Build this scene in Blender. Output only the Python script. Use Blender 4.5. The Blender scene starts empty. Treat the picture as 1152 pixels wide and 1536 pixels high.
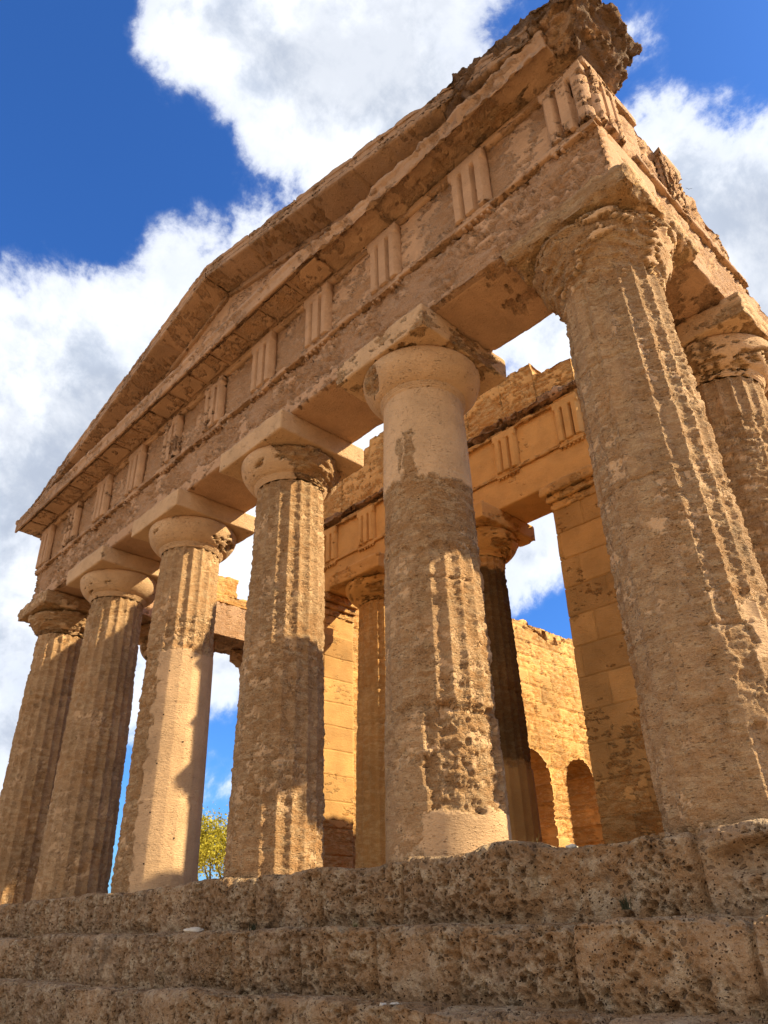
import bpy, math, random
import numpy as np
from mathutils import Matrix, Vector
R_ = math.radians
S = bpy.context.scene
# ---------------------------------------------------------------- camera
YAW, PITCH, ROLL = R_(46.143), R_(29.156), R_(-1.489)
CAM = (10.517, -6.408, -0.604)
def cam_axes():
    cy, sy, cp, sp = math.cos(YAW), math.sin(YAW), math.cos(PITCH), math.sin(PITCH)
    f = Vector((-sy*cp, cy*cp, sp)); r = Vector((cy, sy, 0)); u = r.cross(f)
    c, s = math.cos(ROLL), math.sin(ROLL)
    return c*r+s*u, -s*r+c*u, f
cr, cu, cf = cam_axes()
cd = bpy.data.cameras.new('camera'); cam = bpy.data.objects.new('camera', cd); S.collection.objects.link(cam)
cam.matrix_world = Matrix(((cr.x, cu.x, -cf.x, CAM[0]), (cr.y, cu.y, -cf.y, CAM[1]), (cr.z, cu.z, -cf.z, CAM[2]), (0, 0, 0, 1)))
cd.sensor_fit = 'HORIZONTAL'; cd.sensor_width = 36; cd.lens = 36*1130.86/1152; cd.clip_start = .05; cd.clip_end = 6000
S.camera = cam
def raydir(px, py):            # direction in the world seen at a pixel of the photo (used to place the clouds in the sky)
    d = (px-576)/1130.86*cr - (py-768)/1130.86*cu + cf
    return d.normalized()
# ---------------------------------------------------------------- light
SUN_AZ, SUN_EL = R_(40), R_(35.2)          # azimuth from +X towards +Y
sv = Vector((math.cos(SUN_AZ)*math.cos(SUN_EL), math.sin(SUN_AZ)*math.cos(SUN_EL), math.sin(SUN_EL)))
sl = bpy.data.lights.new('sun', 'SUN'); sl.energy = 4.4; sl.angle = R_(.5); sl.color = (1, .85, .56)
so = bpy.data.objects.new('sun', sl); S.collection.objects.link(so); so.rotation_euler = sv.to_track_quat('Z', 'Y').to_euler()
S.view_settings.view_transform = 'Standard'; S.view_settings.look = 'None'; S.view_settings.gamma = 1
S.view_settings.exposure = 1.33
S.cycles.max_bounces = 10; S.cycles.diffuse_bounces = 7
W = bpy.data.worlds.new('World'); S.world = W; W.use_nodes = True
nt = W.node_tree; nt.nodes.clear()
def N(t, **k):
    n = nt.nodes.new(t)
    for a, b in k.items(): setattr(n, a, b)
    return n
def L(a, b): nt.links.new(a, b)
def setin(sock, v):
    if isinstance(v, bpy.types.NodeSocket): nt.links.new(v, sock)
    else: sock.default_value = v
def M_(op, a, b=0.0, c=None, clamp=False):
    n = N('ShaderNodeMath', operation=op, use_clamp=clamp); setin(n.inputs[0], a); setin(n.inputs[1], b)
    if c is not None: setin(n.inputs[2], c)
    return n.outputs[0]
def sstep(v, lo, hi, o0=0.0, o1=1.0):
    n = N('ShaderNodeMapRange', interpolation_type='SMOOTHSTEP'); setin(n.inputs[0], v)
    n.inputs[1].default_value = lo; n.inputs[2].default_value = hi; n.inputs[3].default_value = o0; n.inputs[4].default_value = o1
    return n.outputs[0]
def noise(vec, scale, detail=4, rough=.55, dist=0.0, w=None):
    n = N('ShaderNodeTexNoise'); n.inputs['Scale'].default_value = scale; n.inputs['Detail'].default_value = detail
    n.inputs['Roughness'].default_value = rough; n.inputs['Distortion'].default_value = dist; L(vec, n.inputs['Vector'])
    return n.outputs['Fac']
def mixc(f, a, b, bt='MIX'):
    n = N('ShaderNodeMix', data_type='RGBA', blend_type=bt); setin(n.inputs[0], f); setin(n.inputs[6], a); setin(n.inputs[7], b)
    return n.outputs[2]
sky = N('ShaderNodeTexSky', sky_type='NISHITA', sun_disc=False); sky.sun_elevation = SUN_EL
sky.sun_rotation = math.pi/2 - SUN_AZ; sky.altitude = 200; sky.air_density = 1.0; sky.dust_density = 1.2; sky.ozone_density = 2.5
tc = N('ShaderNodeTexCoord'); D = tc.outputs['Generated']
# clouds: noise on the direction, thickened or cleared in some quarters of the sky
blobs = [(430,100,.24,.30),(250,90,.12,.22),(600,40,.18,.18),(300,120,.10,.12),(560,200,.12,.10),(110,520,.24,.30),(70,760,.26,.26),(20,1000,.2,.2),
         (60,150,.20,-.42),(150,240,.09,-.14),(10,20,.18,-.30),(260,280,.11,-.30),(370,295,.07,-.14),(200,345,.09,.17),(310,370,.08,.20),(1110,330,.17,.38),(980,230,.10,.24),(1060,470,.16,.28),
         (1090,90,.13,-.38),(890,60,.10,-.10),(960,15,.05,.16),(800,520,.16,.30),(540,660,.1,.3),(375,800,.1,.3),(790,830,.10,.42),(860,920,.06,-.25),(1000,20,.05,.22),(940,80,.05,.08),(335,1110,.05,-.10),(325,1160,.04,.14),(330,1010,.05,.18),(320,1215,.05,-.04)]
bias = None
for bx_, by_, rad, wt in blobs:
    d = raydir(bx_, by_)
    n = N('ShaderNodeVectorMath', operation='DISTANCE'); L(D, n.inputs[0]); n.inputs[1].default_value = d
    g = sstep(n.outputs['Value'], 0, rad*1.6, wt, 0)
    bias = g if bias is None else M_('ADD', bias, g)
wn = N('ShaderNodeTexNoise'); wn.inputs['Scale'].default_value = 3.0; wn.inputs['Detail'].default_value = 3; L(D, wn.inputs['Vector'])
wv = N('ShaderNodeVectorMath', operation='MULTIPLY_ADD'); L(wn.outputs['Color'], wv.inputs[0]); wv.inputs[1].default_value = (.10, .10, .10); L(D, wv.inputs[2]); DW = wv.outputs[0]
n1 = noise(DW, 5.5, 14, .60, 0); n2 = noise(DW, 16, 12, .65, 0)
dens = M_('ADD', M_('ADD', M_('MULTIPLY', M_('SUBTRACT', n1, .5), 1.25), M_('MULTIPLY', M_('SUBTRACT', n2, .5), .50)), M_('ADD', bias, .50))
cov = M_('ADD', M_('MULTIPLY', sstep(dens, .50, .66), .5), M_('MULTIPLY', sstep(dens, .44, .84), .5))
sh2 = noise(DW, 9, 12, .62, 0)
wh = mixc(sstep(sh2, .36, .62), (.25, .28, .335, 1), (.46, .475, .50, 1))
wh = mixc(sstep(dens, .60, .95), (.46, .475, .50, 1), wh)
gy = sstep(M_('ADD', noise(D, 2.6, 4, .5), M_('MULTIPLY', sstep(dens, .75, 1.1), .12)), .50, .66)
wh = mixc(M_('MULTIPLY', gy, .45), wh, (.16, .185, .235, 1))
skc = N('ShaderNodeHueSaturation'); skc.inputs['Saturation'].default_value = 1.12; skc.inputs['Value'].default_value = .062
L(sky.outputs[0], skc.inputs['Color'])
skb = mixc(1.0, skc.outputs[0], (.52, .93, 1.50, 1), 'MULTIPLY')
final = mixc(cov, skb, wh)
# bright cloud added in the unseen sky opposite the temple, as fill for the shaded front
dt = N('ShaderNodeVectorMath', operation='DOT_PRODUCT'); L(D, dt.inputs[0]); dt.inputs[1].default_value = Vector((.25, -.93, .30)).normalized()
fill_bank = sstep(dt.outputs['Value'], .15, .8); fill_bank = M_('MULTIPLY', fill_bank, sstep(noise(D, 2.0, 5, .55), .30, .50))
final = mixc(fill_bank, final, (.50, .48, .45, 1))
bg = N('ShaderNodeBackground'); L(final, bg.inputs['Color']); bg.inputs['Strength'].default_value = 1.0
wo = N('ShaderNodeOutputWorld'); L(bg.outputs[0], wo.inputs['Surface'])

# ---------------------------------------------------------------- numpy noise
_rg = np.random.RandomState(7); _G = _rg.normal(size=(4096, 3)); _G /= np.linalg.norm(_G, axis=1)[:, None]; _U = _rg.rand(4096, 4)
def _h(ix, iy, iz, s):
    h = (ix*374761393 + iy*668265263 + iz*1440662683 + s*974634777) & 0xffffffff
    h = ((h ^ (h >> 13))*1274126177) & 0xffffffff
    return (h ^ (h >> 16)) & 4095
def perlin(P, s=0):
    I = np.floor(P).astype(np.int64); F = P-I; T = F*F*F*(F*(F*6-15)+10); out = 0
    for a in (0, 1):
        for b in (0, 1):
            for c in (0, 1):
                g = _G[_h(I[:, 0]+a, I[:, 1]+b, I[:, 2]+c, s)]
                w = (T[:, 0] if a else 1-T[:, 0])*(T[:, 1] if b else 1-T[:, 1])*(T[:, 2] if c else 1-T[:, 2])
                out = out + w*((F[:, 0]-a)*g[:, 0]+(F[:, 1]-b)*g[:, 1]+(F[:, 2]-c)*g[:, 2])
    return out*1.5
def fbm(P, f=1., o=4, s=0, g=.5):
    r = 0; a = 1; t = 0; P = P*np.asarray(f, float)
    for k in range(o): r = r+a*perlin(P*2.03**k+k*17.3, s+k); t += a; a *= g
    return r/t*1.3
def worley(P, f, s=0):                  # distance to the nearest feature, and that feature's random number
    P = P*np.asarray(f, float); I = np.floor(P).astype(np.int64); best = np.full(len(P), 9.); rnd = np.zeros(len(P))
    for a in (-1, 0, 1):
        for b in (-1, 0, 1):
            for c in (-1, 0, 1):
                J = I+np.array((a, b, c)); u = _U[_h(J[:, 0], J[:, 1], J[:, 2], s)]
                d = ((J+u[:, :3]-P)**2).sum(1); m = d < best; best[m] = d[m]; rnd[m] = u[m, 3]
    return np.sqrt(best), rnd
def ss(x, a, b):
    t = np.clip((x-a)/(b-a), 0, 1); return t*t*(3-2*t)
# ---------------------------------------------------------------- mesh building
def obj(name, V, F, mat, parent=None, attrs=None, smooth=True):
    me = bpy.data.meshes.new(name); V = np.asarray(V, np.float32)
    if isinstance(F, np.ndarray):
        n = len(F); k = F.shape[1]
        me.vertices.add(len(V)); me.vertices.foreach_set('co', V.ravel())
        me.loops.add(n*k); me.loops.foreach_set('vertex_index', F.ravel().astype(np.int32))
        me.polygons.add(n); me.polygons.foreach_set('loop_start', np.arange(0, n*k, k, dtype=np.int32))
        me.polygons.foreach_set('loop_total', np.full(n, k, dtype=np.int32)); me.update(calc_edges=True)
    else:
        me.from_pydata(V.tolist(), [], [tuple(f) for f in F]); me.update()
    if smooth: me.polygons.foreach_set('use_smooth', np.ones(len(me.polygons), bool))
    for k, a in (attrs or {}).items():
        at = me.attributes.new(k, 'FLOAT', 'POINT'); at.data.foreach_set('value', np.asarray(a, np.float32))
    me.materials.append(mat); me.validate()
    o = bpy.data.objects.new(name, me); S.collection.objects.link(o)
    if parent: o.parent = parent
    return o
def tag(o, label=None, cat=None, group=None, kind=None):
    for k, v in (('label', label), ('category', cat), ('group', group), ('kind', kind)):
        if v: o[k] = v
    return o
def empty(name, loc=(0, 0, 0)):
    o = bpy.data.objects.new(name, None); S.collection.objects.link(o); o.location = loc; return o
def normals(V, F):
    A = V[F[:, 0]]; B = V[F[:, 1]]; C = V[F[:, 2]]; Dd = V[F[:, 3]]
    fn = np.cross(C-A, Dd-B); n = np.zeros_like(V)
    for k in range(4): np.add.at(n, F[:, k], fn)
    return n/np.maximum(np.linalg.norm(n, axis=1), 1e-12)[:, None]
def lattice(lo, hi, res, xs=None):
    """closed box surface as a shared lattice of quads"""
    lo = np.array(lo, float); hi = np.array(hi, float); res = np.broadcast_to(np.array(res, float), (3,))
    n = np.maximum(1, np.round((hi-lo)/res).astype(int))
    if xs is not None: n[0] = len(xs)-1
    ax = [np.linspace(lo[k], hi[k], n[k]+1) for k in range(3)]
    if xs is not None: ax[0] = np.asarray(xs)
    Q = []; 
    def gid(i, j, k): return (i*(n[1]+1)+j)*(n[2]+1)+k
    for a in range(3):
        b, c = (a+1) % 3, (a+2) % 3
        ib, ic = np.meshgrid(np.arange(n[b]), np.arange(n[c]), indexing='ij'); ib = ib.ravel(); ic = ic.ravel()
        for side in (0, 1):
            q = []
            for db, dc in ((0, 0), (1, 0), (1, 1), (0, 1)):
                t = [None]*3; t[a] = np.full_like(ib, n[a] if side else 0); t[b] = ib+db; t[c] = ic+dc; q.append(gid(*t))
            q = np.array(q).T
            Q.append(q if side else q[:, ::-1])
    F = np.concatenate(Q); u, inv = np.unique(F, return_inverse=True); F = inv.reshape(F.shape)
    k = u % (n[2]+1); j = (u//(n[2]+1)) % (n[1]+1); i = u//((n[2]+1)*(n[1]+1))
    return np.stack([ax[0][i], ax[1][j], ax[2][k]], 1), F
def rounded(V, lo, hi, r, vary=.6, s=3, f=2.5):
    lo = np.array(lo, float); hi = np.array(hi, float)
    n = fbm(V, f, 3, s); rr = np.clip(r*(1+vary*2*n), .003, None)[:, None]; rr = np.minimum(rr, (hi-lo).min()/2*.98)
    q = np.clip(V, lo+rr, hi-rr); d = V-q; l = np.linalg.norm(d, axis=1)[:, None]
    return q+d/np.maximum(l, 1e-9)*np.minimum(l, rr)
class Rock:
    """gathers boxes and sheets of stone of one part, weathers them together, links them as one mesh"""
    def __init__(s): s.V = []; s.F = []; s.n = 0; s.T = []
    def add(s, V, F, tone=0.):
        s.V.append(V); s.F.append(F+s.n); s.n += len(V); s.T.append(np.full(len(V), tone)); return s
    def box(s, lo, hi, res=.03, r=.02, fn=None, tone=0., vary=.6):
        V, F = lattice(lo, hi, res); V = rounded(V, lo, hi, r, vary)
        if fn: V = fn(V)
        return s.add(V, F, tone)
    def build(s, name, mat, parent=None, weather=None, tone=None, off=(0, 0, 0)):
        V = np.concatenate(s.V); F = np.concatenate(s.F); T = np.concatenate(s.T)
        A = {'tone': T, 'plaster': np.zeros(len(V)), 'soot': np.zeros(len(V))}
        if weather:
            Nn = normals(V, F); d, B = weather(V+np.array(off), Nn); V = V-Nn*d[:, None]
            for k, v in B.items(): A[k] = A[k]+v
        return obj(name, V, F, mat, parent, A)
def weather(rough=.5, depth=.02, bed=.012, pit=.012, pf=11., big=.012, soot=0., joints=None, fine=.004, seed=0, bedf=(3, 3, 15), pl=None, tonev=.0, chips=0.):
    def f(P, Nn):
        m = fbm(P, 1.4, 4, seed+1, .6)*1.0 + fbm(P, (5, 5, 12), 4, seed+5, .6)*.8
        thr = 1-2*rough
        if pl is not None: m = m + pl(P)
        tf = thr*(.35 if rough > .16 else .75); e = ss(m, tf-.03, tf+.05)            # 1 = surface lost
        b = fbm(P, bedf, 3, seed+11); c = fbm(P, (11, 11, 34), 3, seed+19)
        w, rn = worley(P, (pf, pf, pf*1.3), seed+2)
        pd = np.clip(1-w/(.25+.35*rn), 0, 1)**.7*(rn > .35)
        d = big*fbm(P, 1.7, 3, seed+31) + e*(depth*.8 + bed*(.5+b*1.3) + bed*.6*c + pit*pd) + fine*fbm(P, 16, 2, seed+41)*(.3+e) + (1-e)*pit*.5*np.clip(1-w/.2, 0, 1)*(rn > .82)
        B = {'plaster': 1-e, 'soot': np.clip(soot+fbm(P, 1.1, 4, seed+51)*soot*2.0, 0, 1) if soot else np.zeros(len(P))}
        if tonev: B['tone'] = tonev*fbm(P, .9, 2, seed+61)
        if chips:
            d = d+e*chips*ss(fbm(P+.04*fbm(P, 5, 2, 3)[:, None], (6.5, 6.5, 19), 3, 201), -.10, .12)*ss(fbm(P, 2.2, 2, 205), -.5, .1)
        if joints is not None:
            j, tn = joints(P, Nn); d = d+j; B['tone'] = B.get('tone', 0)+tn
        return d, B
    return f
def coursed(h, l, z0=0., a0=0., axis=0, wid=.016, dep=.018, tv=.5, seed=0, face=None):
    """masonry joints: courses of height h, blocks of length l along the axis"""
    def f(P, Nn):
        wob = .012*fbm(P, 2., 2, 77)
        zc = (P[:, 2]-z0+wob)/h; k = np.floor(zc).astype(int); zz = np.abs(zc-np.round(zc))*h
        x = (P[:, axis]-a0+wob)/l+.5*(k % 2)+.13*np.sin(k*5.1+seed); i = np.floor(x).astype(int); xx = np.abs(x-np.round(x))*l
        j = np.maximum(1-ss(zz, wid*.4, wid*1.3), 1-ss(xx, wid*.4, wid*1.3))
        tn = (_U[_h(i, k, i*0+seed, 5)][:, 0]-.5)*tv
        side = (np.abs(Nn[:, 2]) < .6)
        return j*dep*side, tn
    return f
def vjoints(xs, axis=0, wid=.014, dep=.02, tv=.4):
    xs = np.array(sorted(xs))
    def f(P, Nn):
        p = P[:, axis]+.02*fbm(P, 3., 2, 71); d = np.abs(p[:, None]-xs[None]).min(1); i = np.searchsorted(xs, p)
        return (1-ss(d, wid*.4, wid*1.5))*dep, (_U[(i*37+5) % 4096, 1]-.5)*tv
    return f
# ---------------------------------------------------------------- materials
def new_mat(name):
    global nt
    m = bpy.data.materials.new(name); m.use_nodes = True; nt = m.node_tree; nt.nodes.clear()
    o = N('ShaderNodeOutputMaterial'); b = N('ShaderNodeBsdfPrincipled'); L(b.outputs[0], o.inputs[0])
    b.inputs['Roughness'].default_value = .92; b.inputs['Specular IOR Level'].default_value = .15
    return m, b
def stone(name, base, warm, pale, plast, pits=26., pitamt=.5, bump=.036, dark=(.07, .05, .035, 1), darkamt=.6, sat=None, bedz=2.6, pit_shade=.25, edge=(.05, .34)):
    m, b = new_mat(name)
    P = N('ShaderNodeNewGeometry').outputs['Position']
    def at(n): a = N('ShaderNodeAttribute', attribute_name=n); return a.outputs['Fac']
    pl, tone, soot = at('plaster'), at('tone'), at('soot')
    mp = N('ShaderNodeMapping'); L(P, mp.inputs[0]); mp.inputs['Scale'].default_value = (1, 1, bedz); PB = mp.outputs[0]
    n1 = noise(P, .9, 5, .6, .3); n2 = noise(PB, 5, 6, .65, .4); n3 = noise(PB, 24, 5, .7); n4 = noise(P, 90, 3, .6)
    c = mixc(sstep(n1, .35, .65), base, warm)
    c = mixc(sstep(n2, .42, .68), c, pale)
    c = mixc(M_('MULTIPLY', sstep(n3, .42, .30), .5), c, tuple(x*.5 for x in base[:3])+(1,))
    pc = mixc(sstep(noise(P, 2.3, 5, .6), .35, .7), plast, tuple(x*.80 for x in plast[:3])+(1,))
    pc = mixc(M_('MULTIPLY', sstep(n2, .5, .7), .3), pc, base)
    c = mixc(M_('MULTIPLY', pl, .85), c, pc)
    # overall tone of each block and fine grain
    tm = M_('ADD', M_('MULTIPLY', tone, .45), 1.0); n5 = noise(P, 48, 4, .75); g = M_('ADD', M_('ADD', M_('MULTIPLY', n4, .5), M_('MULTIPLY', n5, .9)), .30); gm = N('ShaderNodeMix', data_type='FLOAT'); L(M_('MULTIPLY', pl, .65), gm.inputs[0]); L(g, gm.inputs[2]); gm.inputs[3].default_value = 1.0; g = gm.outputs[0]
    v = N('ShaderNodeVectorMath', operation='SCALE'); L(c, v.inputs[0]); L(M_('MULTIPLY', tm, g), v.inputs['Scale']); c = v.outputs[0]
    # lichen and black crust
    sk = M_('MULTIPLY', sstep(M_('ADD', noise(P, 3.5, 7, .7, .5), M_('MULTIPLY', soot, .55)), .62, .80), darkamt)
    c = mixc(sk, c, dark)
    L(c, b.inputs['Base Color'])
    # bump: grain, bedding, small pits
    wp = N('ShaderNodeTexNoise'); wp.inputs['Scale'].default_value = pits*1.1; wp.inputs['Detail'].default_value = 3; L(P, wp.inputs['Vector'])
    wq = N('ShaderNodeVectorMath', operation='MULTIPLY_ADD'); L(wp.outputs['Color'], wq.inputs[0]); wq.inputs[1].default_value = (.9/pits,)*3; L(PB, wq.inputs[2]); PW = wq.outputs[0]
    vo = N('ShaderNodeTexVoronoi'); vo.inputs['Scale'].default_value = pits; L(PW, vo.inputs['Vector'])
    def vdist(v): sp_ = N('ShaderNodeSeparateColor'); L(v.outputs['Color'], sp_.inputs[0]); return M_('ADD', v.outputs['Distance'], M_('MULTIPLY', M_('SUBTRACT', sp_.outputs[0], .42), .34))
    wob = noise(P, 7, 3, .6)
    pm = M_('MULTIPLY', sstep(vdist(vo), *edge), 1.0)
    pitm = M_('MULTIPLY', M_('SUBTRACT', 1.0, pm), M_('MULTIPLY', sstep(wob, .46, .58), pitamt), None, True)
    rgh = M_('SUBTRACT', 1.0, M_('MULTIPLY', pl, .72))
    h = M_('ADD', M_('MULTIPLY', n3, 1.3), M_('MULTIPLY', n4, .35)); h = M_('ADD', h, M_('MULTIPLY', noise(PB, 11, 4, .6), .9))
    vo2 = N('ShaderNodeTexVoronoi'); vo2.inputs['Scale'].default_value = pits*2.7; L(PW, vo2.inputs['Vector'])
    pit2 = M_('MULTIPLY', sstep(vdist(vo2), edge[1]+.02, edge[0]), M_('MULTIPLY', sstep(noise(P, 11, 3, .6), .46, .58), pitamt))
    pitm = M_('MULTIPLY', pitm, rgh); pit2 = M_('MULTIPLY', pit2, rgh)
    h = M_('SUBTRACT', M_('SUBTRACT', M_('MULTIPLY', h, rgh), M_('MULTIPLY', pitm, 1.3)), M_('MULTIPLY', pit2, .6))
    L(mixc(M_('MULTIPLY', M_('MAXIMUM', pitm, pit2), pit_shade, None, True), c, (.09, .05, .025, 1)), b.inputs['Base Color'])  # shade inside the pits painted into the base colour
    bp = N('ShaderNodeBump'); bp.inputs['Distance'].default_value = bump; bp.inputs['Strength'].default_value = 1; L(h, bp.inputs['Height'])
    L(bp.outputs[0], b.inputs['Normal'])
    return m
MT = stone('temple_stone', (.58, .335, .185, 1), (.585, .32, .16, 1), (.62, .385, .235, 1), (.50, .30, .172, 1), bump=.06, darkamt=.4, pit_shade=.5)
MC = stone('column_stone', (.44, .255, .122, 1), (.47, .25, .105, 1), (.60, .395, .215, 1), (.60, .385, .215, 1), pits=22, pitamt=.9, bump=.05, darkamt=.4, pit_shade=.55)
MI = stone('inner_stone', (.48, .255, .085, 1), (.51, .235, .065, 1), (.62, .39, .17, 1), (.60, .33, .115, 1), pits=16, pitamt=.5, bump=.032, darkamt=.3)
MS = stone('step_stone', (.335, .21, .118, 1), (.38, .215, .10, 1), (.56, .41, .26, 1), (.43, .285, .17, 1), pits=15, pitamt=2.2, bump=.06, darkamt=.5, bedz=1.15, pit_shade=.75, edge=(.17, .27))
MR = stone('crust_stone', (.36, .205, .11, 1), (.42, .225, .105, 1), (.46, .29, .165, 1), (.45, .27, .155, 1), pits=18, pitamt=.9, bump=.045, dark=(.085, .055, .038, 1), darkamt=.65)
def simple(name, col, var=.3, sc=8, rough=.9, trans=0):
    m, b = new_mat(name); P = N('ShaderNodeNewGeometry').outputs['Position']
    c = mixc(sstep(noise(P, sc, 4, .6), .3, .7), tuple(x*(1-var) for x in col)+(1,), tuple(min(1, x*(1+var)) for x in col)+(1,)); L(c, b.inputs['Base Color'])
    b.inputs['Roughness'].default_value = rough
    if trans: 
        tr = N('ShaderNodeBsdfTranslucent'); L(c, tr.inputs[0]); mx = N('ShaderNodeMixShader'); mx.inputs[0].default_value = trans
        L(b.outputs[0], mx.inputs[1]); L(tr.outputs[0], mx.inputs[2]); L(mx.outputs[0], nt.nodes['Material Output'].inputs[0])
    return m
MG = simple('dry_earth', (.34, .235, .135), .25, 1.5)
MH = simple('hole_shade', (.03, .02, .015), .1)
ML = simple('autumn_leaf', (.40, .33, .035), .45, 2.5, .6, .35)
MB = simple('bark', (.12, .09, .06), .3)
MW = simple('dry_weed', (.20, .17, .07), .4, 20, .7, .2)
MK = simple('dark_weed', (.055, .055, .03), .4, 20, .7, .2)
MP = simple('white_stone', (.50, .44, .36), .12, 20)
MF = simple('feather', (.04, .035, .03), .2)

# ---------------------------------------------------------------- the temple
T = empty('temple'); tag(T, 'ruined golden Doric temple with weathered columns and a broken gable on pitted steps', 'temple')
H = 6.70; COLX = [7.65, 4.7, 1.6, -1.6, -4.7, -7.65]
slope = .265
# --- the stepped base
RISE, TREAD = .55, .40
def step(i):
    z1 = -RISE*i; z0 = z1-RISE-.14; y0 = -.83-TREAD*i; xr = 8.75+TREAD*i; xl = -8.6-TREAD*i
    rng = random.Random(10+i); xs = []; x = xl
    while x < xr: xs.append(x+rng.uniform(-.1, .1)); x += rng.uniform(1.0, 1.5)
    js = vjoints(xs, 0, .022, .05, .45)
    r = Rock(); yb = y0+1.05
    nn = 1150 if i < 3 else 500; tt = np.linspace(0, 1, nn); xx = xr-(xr-xl)*(tt*.45+tt*tt*.55)
    V, F = lattice((xl, y0, z0), (xr, yb, z1), (.0165, .02, .0125), xs=xx[::-1])
    cen = V[F].mean(1); F = F[(cen[:, 1] < yb-1e-6) & (cen[:, 2] > z0+1e-6)]; V = rounded(V, (xl, y0, z0), (xr, yb+.6, z1), .075, 1.1, 3+i, 1.3)
    def w(P, Nn):
        xs_ = 0; front = ss(-(P[:, 1]-(y0+.5)), -.1, .35)
        wob = fbm(P, .8, 3, 90+i)
        big = .05*np.clip(wob, -1, 1) + .022*fbm(P, 3.1, 3, 95+i)
        wa, ra = worley(P+.05*fbm(P, 6, 2, 3)[:, None], (6.5, 6.5, 8), 12+i); hole = ss(wa/(.14+.30*ra), 1., .65)*(ra > .62)
        wb, rb = worley(P+.012*fbm(P, 20, 2, 3)[:, None], (14, 14, 17), 22+i); hole2 = ss(wb/(.18+.36*rb), 1.05, .55)*(rb > .35)
        wc, rc = worley(P, (30, 30, 33), 32+i); hole3 = ss(wc/(.25+.35*rc), 1.05, .5)*(rc > .45)
        dm = ss(fbm(P, 1.1, 3, 15+i), -.45, .05)
        j, tn = js(P, Nn); j = j*ss(P[:, 1], y0+.6, y0+.2)
        xa_ = np.array(sorted(xs)); pj = P[:, 0]+.03*fbm(P, 2.5, 2, 72); dj = np.abs(pj[:, None]-xa_[None]).min(1); kj = np.searchsorted(xa_, pj)
        j = j + front*(.035*(_U[(kj*53+9*i) % 4096, 2]-.5) + .022*np.exp(-(dj/.045)**2)) + .018*fbm(P, (2.2, 2.2, 15), 4, 88)*front
        # undercut at the foot of the riser
        foot = .07*ss(P[:, 2], z0+.30, z0+.14)*(.4+fbm(P, 1.6, 2, 44+i))
        d = big + (.050*hole + .050*hole2 + .026*hole3)*(.25+.75*dm)*(.35+.65*front) + j + foot*front + .006*fbm(P, 22, 2, 5)
        if i == 0:      # broken smoother stretch and the cavity under the corner block
            q = ss(np.abs(P[:, 0]-6.75-.5*(P[:, 2]+.3)), .62, .3)*front
            d = d*(1-.6*q) + q*(.05+.02*fbm(P, (4, 4, 14), 4, 8))
            cv = ss(np.hypot((P[:, 0]-8.35)/.5, (P[:, 2]+.22)/.12), 1.2, .6)*front; d = d+.14*cv
            hump = ss(np.abs(P[:, 0]-6.05), .55, .1); d = d-.045*hump*ss(Nn[:, 2], .3, .9)*ss(P[:, 1], y0+.7, y0+.2)
        edge = np.minimum(np.abs(P[:, 1]-yb), np.abs(P[:, 2]-z0)); d = d*ss(edge, 0, .05)
        return d, {'plaster': np.clip(.9-dm, 0, 1)*.5, 'tone': tn*.8+.2*fbm(P, 2, 2, 61), 'soot': np.clip(.05+.5*fbm(P, 1.2, 3, 66+i), 0, 1)}
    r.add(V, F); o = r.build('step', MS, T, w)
    # the body of the step behind the worn front
    rb = Rock(); rb.box((xl+.02, yb-.002, z0), (xr, 40.0, z1-.006), (1., 1., .5), .003)
    b = rb.build('step_core', MS, o)
    return o
for i in range(4): step(i)
fl = Rock(); fl.box((-4.9, 4.2, -.05), (4.9, 33, .34), (.12, .12, .1), .02); fl.build('inner_floor', MI, T, weather(.6, .01, .005, .005))
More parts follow.
